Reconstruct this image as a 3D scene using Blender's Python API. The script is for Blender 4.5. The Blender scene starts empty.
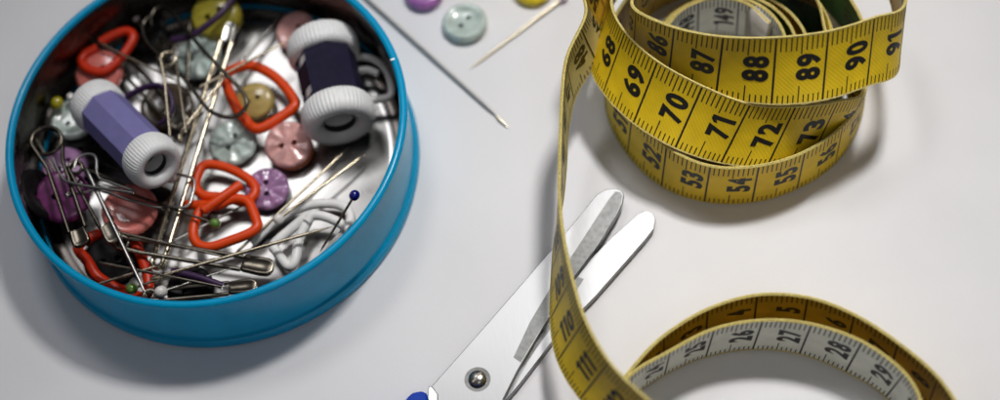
import bpy, bmesh, math, random
import numpy as np
from mathutils import Vector, Matrix, geometry
random.seed(7)
PI = math.pi
scene = bpy.context.scene
COL = scene.collection
scene.unit_settings.system = 'METRIC'
scene.unit_settings.scale_length = 0.01          # one unit is one centimetre

# ------------------------------------------------------------------ camera
FPX, PITCH, ROLL, HCAM = 1700.0, 1.0777, -0.1805, 32.904
_c, _s = math.cos(ROLL), math.sin(ROLL)
U0 = Vector((0, math.sin(PITCH), math.cos(PITCH)))
FWD = Vector((0, math.cos(PITCH), -math.sin(PITCH)))
CR = Vector((1, 0, 0)) * _c + U0 * _s
CU = Vector((-1, 0, 0)) * _s + U0 * _c
CB = -FWD
EYE = Vector((0, 0, HCAM))


def P(px, py, z=0.0):
    """survey point: place on the photo (1000x400) seen at height z over the table"""
    d = FWD + CR * ((px - 500) / FPX) - CU * ((py - 200) / FPX)
    return EYE + d * ((z - HCAM) / d.z)


cam_data = bpy.data.cameras.new('camera')
cam = bpy.data.objects.new('camera', cam_data)
COL.objects.link(cam)
cam.matrix_world = Matrix(((CR.x, CU.x, CB.x, 0), (CR.y, CU.y, CB.y, 0), (CR.z, CU.z, CB.z, HCAM), (0, 0, 0, 1)))
cam_data.sensor_width = 36
cam_data.lens = 36 * FPX / 1000
cam_data.clip_start = 0.5
cam_data.clip_end = 2000
cam_data.dof.use_dof = True
cam_data.dof.focus_distance = (P(560, 190, 1.6) - EYE).dot(FWD)
cam_data.dof.aperture_fstop = 0.058
scene.camera = cam

# ------------------------------------------------------------------ materials


def new_mat(name):
    m = bpy.data.materials.new(name)
    m.use_nodes = True
    nt = m.node_tree
    return m, nt, nt.nodes['Principled BSDF']


def mat(name, col, rough=0.5, metal=0.0, var=0.12, scale=6.0, bump=0.0, bscale=40.0, coat=0.0, sss=0.0, alpha=1.0,
        rvar=0.0, trans=0.0, spec=0.5, stretch=None):
    m, nt, b = new_mat(name)
    tc = nt.nodes.new('ShaderNodeTexCoord')
    src = tc.outputs['Object']
    if stretch:
        mp = nt.nodes.new('ShaderNodeMapping')
        mp.inputs['Scale'].default_value = stretch
        nt.links.new(src, mp.inputs['Vector'])
        src = mp.outputs['Vector']
    n = nt.nodes.new('ShaderNodeTexNoise')
    n.inputs['Scale'].default_value = scale
    n.inputs['Detail'].default_value = 5
    nt.links.new(src, n.inputs['Vector'])
    r = nt.nodes.new('ShaderNodeMapRange')
    r.inputs['From Min'].default_value = 0.3
    r.inputs['From Max'].default_value = 0.7
    r.inputs['To Min'].default_value = 1 - var
    r.inputs['To Max'].default_value = 1 + var
    nt.links.new(n.outputs['Fac'], r.inputs['Value'])
    mx = nt.nodes.new('ShaderNodeVectorMath')
    mx.operation = 'SCALE'
    mx.inputs[0].default_value = col
    nt.links.new(r.outputs['Result'], mx.inputs['Scale'])
    nt.links.new(mx.outputs['Vector'], b.inputs['Base Color'])
    b.inputs['Roughness'].default_value = rough
    if rvar:
        r2 = nt.nodes.new('ShaderNodeMapRange')
        r2.inputs['From Min'].default_value = 0.3
        r2.inputs['From Max'].default_value = 0.7
        r2.inputs['To Min'].default_value = max(0.02, rough - rvar)
        r2.inputs['To Max'].default_value = rough + rvar
        nt.links.new(n.outputs['Fac'], r2.inputs['Value'])
        nt.links.new(r2.outputs['Result'], b.inputs['Roughness'])
    b.inputs['Metallic'].default_value = metal
    b.inputs['Coat Weight'].default_value = coat
    b.inputs['Coat Roughness'].default_value = 0.08
    b.inputs['Specular IOR Level'].default_value = spec
    b.inputs['Transmission Weight'].default_value = trans
    if sss:
        b.inputs['Subsurface Weight'].default_value = sss
        b.inputs['Subsurface Radius'].default_value = (0.12, 0.08, 0.06)
        b.inputs['Subsurface Scale'].default_value = 1.0
    if bump:
        n2 = nt.nodes.new('ShaderNodeTexNoise')
        n2.inputs['Scale'].default_value = bscale
        n2.inputs['Detail'].default_value = 3
        nt.links.new(src, n2.inputs['Vector'])
        bp = nt.nodes.new('ShaderNodeBump')
        bp.inputs['Strength'].default_value = bump
        bp.inputs['Distance'].default_value = 0.02
        nt.links.new(n2.outputs['Fac'], bp.inputs['Height'])
        nt.links.new(bp.outputs['Normal'], b.inputs['Normal'])
    return m


def weave_mat(name, col, dark=0.8):
    """coated woven tape: fine diagonal weave from the strip's own coordinates"""
    m, nt, b = new_mat(name)
    uv = nt.nodes.new('ShaderNodeUVMap')
    uv.uv_map = 'strip'
    w = nt.nodes.new('ShaderNodeTexWave')
    w.wave_type = 'BANDS'
    w.bands_direction = 'DIAGONAL'
    w.inputs['Scale'].default_value = 7.0
    w.inputs['Distortion'].default_value = 0.6
    w.inputs['Detail'].default_value = 1
    nt.links.new(uv.outputs['UV'], w.inputs['Vector'])
    n = nt.nodes.new('ShaderNodeTexNoise')
    n.inputs['Scale'].default_value = 2.2
    n.inputs['Detail'].default_value = 6
    nt.links.new(uv.outputs['UV'], n.inputs['Vector'])
    r = nt.nodes.new('ShaderNodeMapRange')
    r.inputs['From Min'].default_value = 0.3
    r.inputs['From Max'].default_value = 0.7
    r.inputs['To Min'].default_value = dark
    r.inputs['To Max'].default_value = 1.08
    nt.links.new(n.outputs['Fac'], r.inputs['Value'])
    mul = nt.nodes.new('ShaderNodeMath')
    mul.operation = 'MULTIPLY_ADD'
    mul.inputs[1].default_value = 0.05
    nt.links.new(w.outputs['Fac'], mul.inputs[0])
    nt.links.new(r.outputs['Result'], mul.inputs[2])
    mx = nt.nodes.new('ShaderNodeVectorMath')
    mx.operation = 'SCALE'
    mx.inputs[0].default_value = col
    nt.links.new(mul.outputs['Value'], mx.inputs['Scale'])
    nt.links.new(mx.outputs['Vector'], b.inputs['Base Color'])
    b.inputs['Roughness'].default_value = 0.42
    b.inputs['Specular IOR Level'].default_value = 0.4
    bp = nt.nodes.new('ShaderNodeBump')
    bp.inputs['Strength'].default_value = 0.25
    bp.inputs['Distance'].default_value = 0.008
    nt.links.new(w.outputs['Fac'], bp.inputs['Height'])
    nt.links.new(bp.outputs['Normal'], b.inputs['Normal'])
    return m


M = {}
M['table'] = mat('white_paper', (0.80, 0.79, 0.80), 0.62, var=0.03, scale=0.35, bump=0.12, bscale=14, spec=0.3)
M['tape_yellow'] = weave_mat('yellow_tape', (0.79, 0.54, 0.013), 0.88)
M['tape_gold'] = weave_mat('golden_tape', (0.56, 0.36, 0.03))
M['tape_white'] = weave_mat('white_tape', (0.72, 0.73, 0.66), 0.9)
M['tape_cream'] = weave_mat('cream_tape', (0.60, 0.53, 0.24), 0.9)
M['tape_green'] = weave_mat('green_tape', (0.016, 0.12, 0.035))
M['tape_edge'] = mat('tape_selvage', (0.68, 0.55, 0.17), 0.6, var=0.3, scale=28, bump=0.8, bscale=45)
M['ink'] = mat('black_print', (0.012, 0.011, 0.010), 0.45, var=0.4, scale=20)
M['tin_blue'] = mat('blue_enamel', (0.0, 0.33, 0.60), 0.22, var=0.05, scale=2, coat=0.0, spec=0.25, bump=0.03, bscale=5)
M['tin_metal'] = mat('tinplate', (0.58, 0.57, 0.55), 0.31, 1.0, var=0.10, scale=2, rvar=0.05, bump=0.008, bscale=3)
M['tin_wall_shade'] = mat('tinplate_wall_shade', (0.13, 0.115, 0.105), 0.26, 1.0, var=0.10, scale=3, rvar=0.08)  # same tinplate as the floor, coloured darker for the shade inside
M['steel'] = mat('steel', (0.42, 0.41, 0.38), 0.25, 1.0, var=0.12, scale=12, rvar=0.06)
M['needle'] = mat('dull_steel', (0.34, 0.33, 0.31), 0.28, 1.0, var=0.08, scale=2)
M['gold'] = mat('gilt_steel', (0.46, 0.40, 0.29), 0.22, 1.0, var=0.12, scale=10)
M['pale_gilt'] = mat('pale_gilt', (0.66, 0.59, 0.45), 0.3, 1.0, var=0.05, scale=4)
M['dark_steel'] = mat('blackened_steel', (0.10, 0.088, 0.07), 0.24, 1.0, var=0.2, scale=10)
M['brass'] = mat('tarnished_brass', (0.20, 0.18, 0.145), 0.26, 1.0, var=0.2, scale=4)
M['blade'] = mat('polished_blade', (0.225, 0.225, 0.225), 0.31, 1.0, var=0.03, scale=5, rvar=0.02, bump=0.006, bscale=20, stretch=(3.0, 0.5, 1))
M['bevel'] = mat('ground_bevel', (0.10, 0.10, 0.097), 0.36, 1.0, var=0.22, scale=9, rvar=0.05)
M['handle'] = mat('blue_handle', (0.0, 0.045, 0.42), 0.5, var=0.05, spec=0.2)
M['bob_white'] = mat('white_plastic', (0.90, 0.90, 0.89), 0.42, var=0.03, sss=0.08)
M['bob_lilac'] = mat('lilac_sleeve', (0.215, 0.20, 0.44), 0.55, var=0.06, scale=4, bump=0.1, bscale=30, spec=0.3)
M['bob_navy'] = mat('navy_sleeve', (0.013, 0.011, 0.032), 0.55, var=0.2, scale=6, bump=0.1, bscale=30, spec=0.22)
M['bob_hole'] = mat('bore_shade', (0.03, 0.03, 0.03), 0.6)  # white plastic bore coloured near black: shade of its depth
for k, c in {'mint': (0.50, 0.59, 0.54), 'pink': (0.74, 0.40, 0.37), 'purple': (0.36, 0.19, 0.36), 'olive': (0.38, 0.32, 0.035),
             'amber': (0.46, 0.34, 0.11), 'coral': (0.62, 0.17, 0.14), 'magenta': (0.18, 0.036, 0.14), 'mauve': (0.37, 0.13, 0.40),
             'yellow': (0.80, 0.60, 0.01), 'black': (0.012, 0.010, 0.012), 'brown': (0.075, 0.05, 0.03), 'orange': (0.66, 0.15, 0.04)}.items():
    M['btn_' + k] = mat(k + '_button', c, 0.25, var=0.22, scale=3.2, coat=0.5, sss=0.0 if k == 'black' else 0.12, stretch=(1, 2.2, 1))
for k, c in {'orange': (0.80, 0.065, 0.003), 'red': (0.58, 0.028, 0.004), 'white': (0.90, 0.89, 0.87), 'plum': (0.045, 0.018, 0.065)}.items():
    M['plastic_' + k] = mat(k + '_plastic', c, 0.36, var=0.05, sss=0.04, spec=0.35)
for k, c in {'white': (0.80, 0.78, 0.74), 'blue': (0.004, 0.008, 0.20), 'green': (0.11, 0.24, 0.035), 'yellow': (0.42, 0.36, 0.012), 'mauve': (0.55, 0.42, 0.58)}.items():
    M['head_' + k] = mat(k + '_glass_head', c, 0.12, var=0.04, coat=0.8)

M['btn_black'] = mat('black_button', (0.008, 0.007, 0.008), 0.5, var=0.2, scale=4, spec=0.15)

# ------------------------------------------------------------------ mesh helpers


class MB:
    def __init__(self):
        self.v, self.f, self.mi = [], [], []

    def add(self, verts, faces, mi=0):
        o = len(self.v)
        self.v += [Vector(p) for p in verts]
        self.f += [tuple(i + o for i in f) for f in faces]
        self.mi += [mi] * len(faces)

    def tube(self, path, r, res=10, closed=False, flat=1.0, mi=0, up=None):
        path = [Vector(p) for p in path]
        n = len(path)
        rr = r if isinstance(r, (list, tuple)) else [r] * n
        tang = []
        for i in range(n):
            a = path[(i - 1) % n] if (closed or i) else path[0]
            b = path[(i + 1) % n] if (closed or i < n - 1) else path[-1]
            t = (b - a)
            tang.append(t.normalized() if t.length > 1e-9 else Vector((0, 0, 1)))
        ref = Vector(up) if up else Vector((0, 0, 1))
        if abs(tang[0].dot(ref)) > 0.95:
            ref = Vector((1, 0, 0))
        nrm = (ref - tang[0] * ref.dot(tang[0])).normalized()
        rings = []
        for i in range(n):
            nrm = (nrm - tang[i] * nrm.dot(tang[i]))
            nrm = nrm.normalized() if nrm.length > 1e-6 else tang[i].orthogonal().normalized()
            bn = tang[i].cross(nrm)
            rings.append([path[i] + nrm * (math.cos(2 * PI * k / res) * rr[i] * flat) + bn * (math.sin(2 * PI * k / res) * rr[i]) for k in range(res)])
        vs = [p for ring in rings for p in ring]
        fs = []
        m = n if closed else n - 1
        for i in range(m):
            j = (i + 1) % n
            off = 0
            if closed and j == 0:
                off = min(range(res), key=lambda o: sum((rings[i][k] - rings[0][(k + o) % res]).length for k in range(0, res, 2)))
            for k in range(res):
                k2 = (k + 1) % res
                fs.append((i * res + k, i * res + k2, j * res + (k2 + off) % res, j * res + (k + off) % res))
        if not closed:
            fs.append(tuple(reversed(range(res))))
            fs.append(tuple((n - 1) * res + k for k in range(res)))
        self.add(vs, fs, mi)

    def lathe(self, prof, seg, mtx=None, mod=None, close=False, mi=0):
        mtx = mtx or Matrix()
        vs, fs = [], []
        n = len(prof)
        for (r, z) in prof:
            for k in range(seg):
                a = 2 * PI * k / seg
                q = r * (mod(r, z, a) if mod else 1)
                vs.append(mtx @ Vector((q * math.cos(a), q * math.sin(a), z)))
        for i in range(n if close else n - 1):
            j = (i + 1) % n
            for k in range(seg):
                k2 = (k + 1) % seg
                fs.append((i * seg + k, i * seg + k2, j * seg + k2, j * seg + k))
        if not close:
            if prof[0][0] < 1e-3 or prof[-1][0] < 1e-3:
                pass
        self.add(vs, fs, mi)

    def prism(self, poly, z0, z1, mtx=None, mi=0):
        mtx = mtx or Matrix()
        n = len(poly)
        vs = [mtx @ Vector((p[0], p[1], z0)) for p in poly] + [mtx @ Vector((p[0], p[1], z1)) for p in poly]
        fs = [tuple(reversed(range(n))), tuple(range(n, 2 * n))]
        fs += [(i, (i + 1) % n, n + (i + 1) % n, n + i) for i in range(n)]
        self.add(vs, fs, mi)

    def sphere(self, c, r, seg=20, rings=12):
        c = Vector(c)
        prof = [(max(1e-4, r * math.sin(PI * i / rings)), -r * math.cos(PI * i / rings)) for i in range(rings + 1)]
        self.lathe(prof, seg, Matrix.Translation(c))

    def build(self, name, mats, parent=None, smooth=35, bevel=0.0):
        me = bpy.data.meshes.new(name)
        off = Vector(parent.matrix_basis.translation) if parent is not None else Vector()
        if parent is not None and parent.parent is not None:
            off = off + Vector(parent.parent.matrix_basis.translation)
        me.from_pydata([tuple(p - off) for p in self.v], [], self.f)
        mats = mats if isinstance(mats, (list, tuple)) else [mats]
        for m in mats:
            me.materials.append(m)
        if len(mats) > 1:
            me.polygons.foreach_set('material_index', self.mi)
        bm = bmesh.new()
        bm.from_mesh(me)
        bmesh.ops.remove_doubles(bm, verts=bm.verts, dist=1e-5)
        bmesh.ops.recalc_face_normals(bm, faces=bm.faces)
        bm.to_mesh(me)
        bm.free()
        me.shade_smooth()
        me.set_sharp_from_angle(angle=math.radians(smooth))
        o = bpy.data.objects.new(name, me)
        COL.objects.link(o)
        if parent is not None:
            o.parent = parent
        if bevel:
            md = o.modifiers.new('bevel', 'BEVEL')
            md.width = bevel
            md.segments = 2
            md.limit_method = 'ANGLE'
        return o


def thing(name, label, cat, loc, group=None):
    o = bpy.data.objects.new(name, None)
    o.empty_display_size = 0.2
    COL.objects.link(o)
    o.location = loc
    o['label'] = label
    o['category'] = cat
    if group:
        o['group'] = group
    return o


def smooth_path(pts, per=8, closed=False):
    pts = [Vector(p) for p in pts]
    n = len(pts)
    out = []
    rng = n if closed else n - 1
    for i in range(rng):
        if closed:
            a, b, c, d = pts[(i - 1) % n], pts[i], pts[(i + 1) % n], pts[(i + 2) % n]
        else:
            a, b, c, d = pts[max(i - 1, 0)], pts[i], pts[i + 1], pts[min(i + 2, n - 1)]
        for k in range(per):
            t = k / per
            out.append(0.5 * ((2 * b) + (c - a) * t + (2 * a - 5 * b + 4 * c - d) * t * t + (3 * b - a - 3 * c + d) * t ** 3))
    if not closed:
        out.append(pts[-1])
    return out


def round_poly(pts, r, k=4):
    """3D polyline with rounded inner corners"""
    pts = [Vector(p) for p in pts]
    out = [pts[0]]
    for i in range(1, len(pts) - 1):
        a, b, c = pts[i - 1], pts[i], pts[i + 1]
        u, v = (a - b), (c - b)
        q = min(r, u.length * 0.45, v.length * 0.45)
        p0, p1 = b + u.normalized() * q, b + v.normalized() * q
        for j in range(k + 1):
            t = j / k
            out.append(p0 * (1 - t) ** 2 + b * 2 * t * (1 - t) + p1 * t * t)
    out.append(pts[-1])
    return out


def frame(origin, zdir, xhint=(1, 0, 0)):
    z = Vector(zdir).normalized()
    x = Vector(xhint)
    x = (x - z * x.dot(z))
    x = x.normalized() if x.length > 1e-6 else z.orthogonal().normalized()
    y = z.cross(x)
    return Matrix(((x.x, y.x, z.x, origin[0]), (x.y, y.y, z.y, origin[1]), (x.z, y.z, z.z, origin[2]), (0, 0, 0, 1)))


def view_dir(dx, dy, toward):
    """direction whose picture runs along (dx right, dy down) and that leans 'toward' degrees to the viewer"""
    v = (CR * dx - CU * dy).normalized()
    t = math.radians(toward)
    return (v * math.cos(t) + CB * math.sin(t)).normalized()


# ------------------------------------------------------------------ table
b = MB()
b.add([(-150, -120, 0), (150, -120, 0), (150, 150, 0), (-150, 150, 0)], [(0, 1, 2, 3)])
tb = b.build('table_surface', M['table'])
tb['kind'] = 'structure'
tb['label'] = 'smooth matte white table surface under everything'

# ------------------------------------------------------------------ tin
TC = Vector((-5.93, 19.726, 0))
TR = 4.377
tin = thing('round_tin', 'round blue enamelled tin full of pins, buttons and bobbins, bare metal inside', 'tin', TC)
T0 = Matrix.Translation(TC)
b = MB()
b.lathe([(4.335, 0.33), (4.30, 0.36), (4.295, 0.5), (4.295, 1.80), (4.30, 1.93), (4.27, 1.95), (4.255, 1.9), (4.255, 0.33)], 160, T0, close=True)
b.build('wall', M['tin_blue'], tin)
b = MB()   # rolled base bead
b.lathe([(4.20, 0.0), (4.34, 0.0), (4.385, 0.04), (4.40, 0.12), (4.39, 0.22), (4.35, 0.30), (4.30, 0.325), (4.20, 0.32)], 160, T0, close=True)
b.build('base_bead', M['tin_blue'], tin)
b = MB()   # rolled rim
rc, rz, rr = TR - 0.092, 2.012, 0.092
b.lathe([(rc + rr * math.cos(a * PI / 8), rz + rr * math.sin(a * PI / 8)) for a in range(16)], 160, T0, close=True)
b.build('rim', M['tin_blue'], tin)
b = MB()   # bare metal lining
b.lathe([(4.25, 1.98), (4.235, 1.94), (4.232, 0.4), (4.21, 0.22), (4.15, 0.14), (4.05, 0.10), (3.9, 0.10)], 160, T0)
b.build('lining', M['tin_wall_shade'], tin)
b = MB()
b.lathe([(3.9, 0.10), (3.8, 0.125), (3.7, 0.125), (3.6, 0.10), (1.8, 0.105), (0.001, 0.11)], 120, T0)
b.build('floor_plate', M['tin_metal'], tin)
b = MB()   # soldered seam: a little notch over the rim
nk = P(391.5, 61, 2.05) - TC
na = math.atan2(nk.y, nk.x)
sm = T0 @ Matrix.Rotation(na, 4, 'Z')
b.prism([(4.20, -0.012), (4.255, -0.018), (4.30, -0.010), (4.30, 0.010), (4.255, 0.018), (4.20, 0.012)], 2.06, 2.108, sm)
b.prism([(4.20, -0.07), (4.228, -0.07), (4.228, 0.07), (4.20, 0.07)], 0.15, 1.90, sm)
b.build('seam', M['tin_metal'], tin)

# ------------------------------------------------------------------ tape measure
W = 1.5
ST = {}     # station (printed centimetre) -> top edge point, bottom edge point


def put(s, T, B, ln=W):
    T, B = Vector(T), Vector(B)
    ST[float(s)] = (T, T + (B - T).normalized() * ln)


RC = Vector((5.544, 19.295, 0))
# inner coil, standing on the table: 0..44
ang44 = math.radians(57)
N = 220
sv = np.linspace(0, 46, N)
rv = np.where(sv < 39.5, 1.22 + 0.62 * sv / 39.5, 1.84 + 0.96 * np.clip((sv - 39.5) / 6.0, 0, 1))
phi = np.concatenate([[0], np.cumsum(np.diff(sv) / ((rv[1:] + rv[:-1]) / 2))])
phi = phi - np.interp(44, sv, phi) + ang44
shift = (math.radians(15) - phi[0]) % (2 * PI)
if shift > PI:
    shift -= 2 * PI
for s, r, a in zip(sv[::4], rv[::4], phi[::4]):
    if s > 43.5:
        continue
    q = max(0, 1 - s / 36)
    a = a + shift * max(0, 1 - s / 40)
    cc = RC * (1 - q) + Vector((5.28, 19.55, 0)) * q
    zt = 1.5 + 0.22 * q
    p = cc + Vector((math.cos(a) * r, math.sin(a) * r, 0))
    put(s, p + Vector((0, 0, zt)), p + Vector((0, 0, zt - 1.5)))


def polar(s, deg, rT, zT, rB, zB):
    a = math.radians(deg)
    d = Vector((math.cos(a), math.sin(a), 0))
    put(s, RC + d * rT + Vector((0, 0, zT)), RC + d * rB + Vector((0, 0, zB)))


for s in range(45, 51):          # bottom layer round the back
    polar(s, 57 + (s - 44) * 20.3, 2.82, 1.5, 2.82, 0)
put(51, (3.15, 18.40, 1.5), (2.97, 18.22, 0.01))
put(52, (3.68, 17.43, 1.5), (3.54, 17.29, 0.01))
put(53, (4.47, 16.79, 1.5), (4.36, 16.74, 0.01))
put(54, (5.45, 16.59, 1.5), (5.35, 16.52, 0.01))
put(55, (6.45, 16.72, 1.5), (6.36, 16.64, 0.01))
put(56, (7.36, 17.16, 1.5), (7.31, 17.08, 0.01))
for s, d, rT, zT, rB, zB in [(57.1, -28, 2.86, 1.5, 2.87, 0.01), (58.3, -4, 2.9, 1.53, 2.93, 0.04), (59.5, 19, 2.92, 1.6, 2.98, 0.12),
                             (61, 48, 2.92, 1.8, 3.04, 0.34), (62.5, 76, 2.88, 2.08, 3.08, 0.66), (64, 104, 2.9, 2.38, 3.12, 1.0),
                             (65.6, 133, 2.88, 2.62, 3.12, 1.35)]:
    polar(s, d, rT, zT, rB, zB)
put(67, P(612, 2, 2.72), P(591, 64, 1.58))
put(68, (3.26, 19.67, 2.70), (2.60, 18.94, 1.57))
put(69, (3.78, 18.81, 2.70), (3.06, 18.01, 1.62))
put(70, (4.59, 18.15, 2.50), (3.82, 17.31, 1.54))
put(71, P(751, 103, 2.36), P(716, 172, 1.12))
put(72, P(796, 105, 2.30), P(757, 186, 0.92))
put(73, P(838, 100, 2.14), P(806, 166, 0.70))
put(74, P(863, 91.5, 2.0), P(842, 140, 0.50))
for s, d, rT, zT, rB, zB in [(75.4, -8, 2.0, 1.9, 2.45, 0.6), (77, 22, 2.05, 2.15, 2.5, 0.75), (79, 66, 1.95, 2.5, 2.45, 1.1),
                             (81, 108, 1.95, 2.9, 2.5, 1.55), (83, 140, 2.0, 3.2, 2.15, 1.75)]:
    polar(s, d, rT, zT, rB, zB)
T85, T86, T87 = P(637, 10, 3.42), P(675, 26.3, 3.52), P(723.8, 35.3, 3.58)
put(85, T85, T85 + Vector((-0.05, 0.10, -1.49)))
put(86, T86, T86 + Vector((-0.17, -0.27, -1.42)))
put(87, T87, T87 + Vector((-0.25, -0.58, -1.34)))
put(88, P(776.7, 36, 3.62), P(771.5, 105, 2.44))
put(89, P(828.3, 29.8, 3.62), P(821.7, 103.5, 2.50))
put(90, P(873.9, 16, 3.52), P(865.4, 91.5, 2.36))
put(91, P(904.5, 3.4, 3.26), P(897.5, 70, 2.04))
for s, d, rT, zT, rB, zB in [(92, 8, 3.66, 3.15, 3.62, 1.78), (93.5, 34, 3.66, 3.1, 3.6, 1.7), (95, 58, 3.5, 3.2, 3.42, 1.8), (96.5, 84, 3.4, 3.35, 3.3, 1.95),
                             (97.8, 108, 3.4, 3.3, 3.3, 1.85), (99.2, 132, 3.38, 3.2, 3.15, 1.75), (100.4, 153, 3.34, 3.1, 3.0, 1.68)]:
    polar(s, d, rT, zT, rB, zB)
T = P(585, 14, 3.05)
put(101.6, T, T + Vector((0.36, 0.0, -1.45)))
T = P(567, 55, 3.0)
put(102.75, T, T + Vector((0.13, -0.05, -1.49)))
T = P(562, 92, 2.92)
put(103.9, T, T + Vector((0.04, -0.03, -1.5)))
T = P(560.5, 128, 2.84)
put(105.0, T, T + Vector((0.03, -0.02, -1.49)))
T = P(559.5, 165, 2.76)
put(106.1, T, T + Vector((-0.02, 0.0, -1.49)))
T = P(560, 205, 2.68)
put(107.2, T, T + Vector((-0.18, 0.0, -1.48)))
T = P(565, 243, 2.6)
put(108.15, T, T + Vector((-0.36, -0.06, -1.44)))
put(109, (1.14, 14.32, 2.5), (0.58, 14.13, 1.13))
put(110, (1.23, 13.35, 2.6), (0.56, 13.13, 1.28))
put(111, (1.52, 12.37, 2.66), (0.86, 12.24, 1.34))
put(112, (2.02, 11.48, 2.86), (1.35, 11.36, 1.56))
put(113, (2.65, 10.72, 2.86), (2.05, 10.5, 1.56))
put(114.3, (3.6, 9.95, 2.4), (3.2, 9.6, 1.0))
put(116, (5.1, 9.6, 1.8), (5.0, 9.4, 0.3))
put(118, (6.6, 9.65, 1.52), (6.6, 9.6, 0.02))
put(119.6, (7.25, 10.4, 1.5), (7.25, 10.4, 0.01))
put(121, (7.16, 11.5, 1.5), (6.99, 11.62, 0.01))
put(122, (6.53, 12.31, 1.5), (6.33, 12.31, 0.01))
put(123, (5.65, 12.87, 1.5), (5.51, 12.88, 0.01))
put(124, (4.72, 13.14, 1.5), (4.59, 13.17, 0.01))
put(125, (3.73, 13.14, 1.5), (3.60, 13.19, 0.01))
put(126, (2.77, 12.84, 1.5), (2.68, 12.96, 0.01))
put(127.1, (1.86, 12.46, 1.5), (1.80, 12.5, 0.01))
put(128.3, (1.05, 11.55, 1.48), (1.0, 11.55, 0.01))
put(130, (0.75, 10.0, 1.48), (0.72, 10.0, 0.01))
put(132, (1.5, 8.3, 1.48), (1.5, 8.3, 0.01))
put(134, (3.2, 7.3, 1.48), (3.2, 7.3, 0.01))
put(136.5, (5.6, 7.4, 1.48), (5.6, 7.4, 0.01))
put(139, (7.6, 8.5, 1.48), (7.6, 8.5, 0.01))
put(140.8, (8.05, 10.1, 1.48), (8.05, 10.1, 0.01))
for s, px, py in [(142, 939, 378), (143, 899, 343), (144, 855, 314.5), (145, 808, 297), (146, 757, 294.5), (147, 707, 309), (148, 663, 336), (149.0, 632, 368)]:
    T = P(px, py, 1.5)
    put(s, T, T - Vector((0, 0, 1.49)))
put(150, (1.5, 12.15, 1.48), (1.5, 12.15, 0.01))

keys = np.array(sorted(ST))
TT = np.array([list(ST[k][0]) for k in keys])
BB = np.array([list(ST[k][1]) for k in keys])


def cubic(x, y, q):
    """nonuniform Catmull-Rom"""
    m = np.zeros_like(y)
    dx = np.diff(x)[:, None]
    sl = np.diff(y, axis=0) / dx
    m[1:-1] = (sl[:-1] * dx[1:] + sl[1:] * dx[:-1]) / (dx[1:] + dx[:-1])
    m[0], m[-1] = sl[0], sl[-1]
    i = np.clip(np.searchsorted(x, q) - 1, 0, len(x) - 2)
    h = (x[i + 1] - x[i])[:, None]
    t = ((q - x[i]) / (x[i + 1] - x[i]))[:, None]
    return ((2 * t ** 3 - 3 * t ** 2 + 1) * y[i] + (t ** 3 - 2 * t ** 2 + t) * h * m[i]
            + (-2 * t ** 3 + 3 * t ** 2) * y[i + 1] + (t ** 3 - t ** 2) * h * m[i + 1])


SQ = np.arange(0, 150.0001, 0.05)
GT, GB = cubic(keys, TT, SQ), cubic(keys, BB, SQ)
cen = (GT + GB) / 2
upv = GT - GB
upv /= np.linalg.norm(upv, axis=1)[:, None]
GB = cen - upv * W / 2
GT = cen + upv * W / 2
tan = np.gradient(cen, axis=0)
GN = np.cross(tan, upv)
GN /= np.linalg.norm(GN, axis=1)[:, None]
TH = 0.046


def tape_pt(s, t, n):
    """point on the strip: s printed cm, t cm above its lower edge, n cm out of face A"""
    x = min(max(s / 0.05, 0), len(SQ) - 1.001)
    i = int(x)
    f = x - i
    B = GB[i] * (1 - f) + GB[i + 1] * f
    T_ = GT[i] * (1 - f) + GT[i + 1] * f
    Nn = GN[i] * (1 - f) + GN[i + 1] * f
    return Vector(B + (T_ - B) * (t / W) + Nn * n)


tape = thing('tape_measure', 'yellow tailor tape measure coiled in a roll, its free end draped over the scissors', 'tape measure', RC)
e, hh = 0.05, TH / 2
sec = [(e, hh), (W - e, hh), (W - 0.022, hh + 0.012), (W, 0), (W - 0.022, -hh - 0.012), (W - e, -hh), (e, -hh), (0.022, -hh - 0.012), (0, 0), (0.022, hh + 0.012)]


def back_colour(s):
    for lim, c in ((11, 2), (29, 4), (38.0, 1), (46, 4), (55.5, 1), (66, 4), (101.1, 1), (110, 3), (130, 2)):
        if s < lim:
            return c
    return 1


mats = [M['tape_yellow'], M['tape_gold'], M['tape_white'], M['tape_cream'], M['tape_green'], M['tape_edge']]
verts, faces, mi, uvs = [], [], [], []
K = len(sec)
for i, s in enumerate(SQ):
    for (t, n) in sec:
        p = GB[i] + upv[i] * t + GN[i] * n
        verts.append(tuple(p - np.array(RC)))
for i in range(len(SQ) - 1):
    for k in range(K):
        k2 = (k + 1) % K
        faces.append((i * K + k, (i + 1) * K + k, (i + 1) * K + k2, i * K + k2))
        uvs.append([(SQ[i], sec[k][0]), (SQ[i + 1], sec[k][0]), (SQ[i + 1], sec[k2][0]), (SQ[i], sec[k2][0])])
        mi.append(0 if k == 0 else (back_colour(SQ[i]) if k == 5 else 5))
faces.append(tuple(range(K)))
mi.append(5)
faces.append(tuple(reversed(range((len(SQ) - 1) * K, len(SQ) * K))))
mi.append(5)
uvs += [[(0, 0)] * K, [(0, 0)] * K]
me = bpy.data.meshes.new('strip')
me.from_pydata(verts, [], faces)
for m in mats:
    me.materials.append(m)
me.polygons.foreach_set('material_index', mi)
ul = me.uv_layers.new(name='strip')
ul.data.foreach_set('uv', [c for f in uvs for p in f for c in p])
me.shade_smooth()
me.set_sharp_from_angle(angle=math.radians(40))
strip = bpy.data.objects.new('strip', me)
COL.objects.link(strip)
strip.parent = tape


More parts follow.
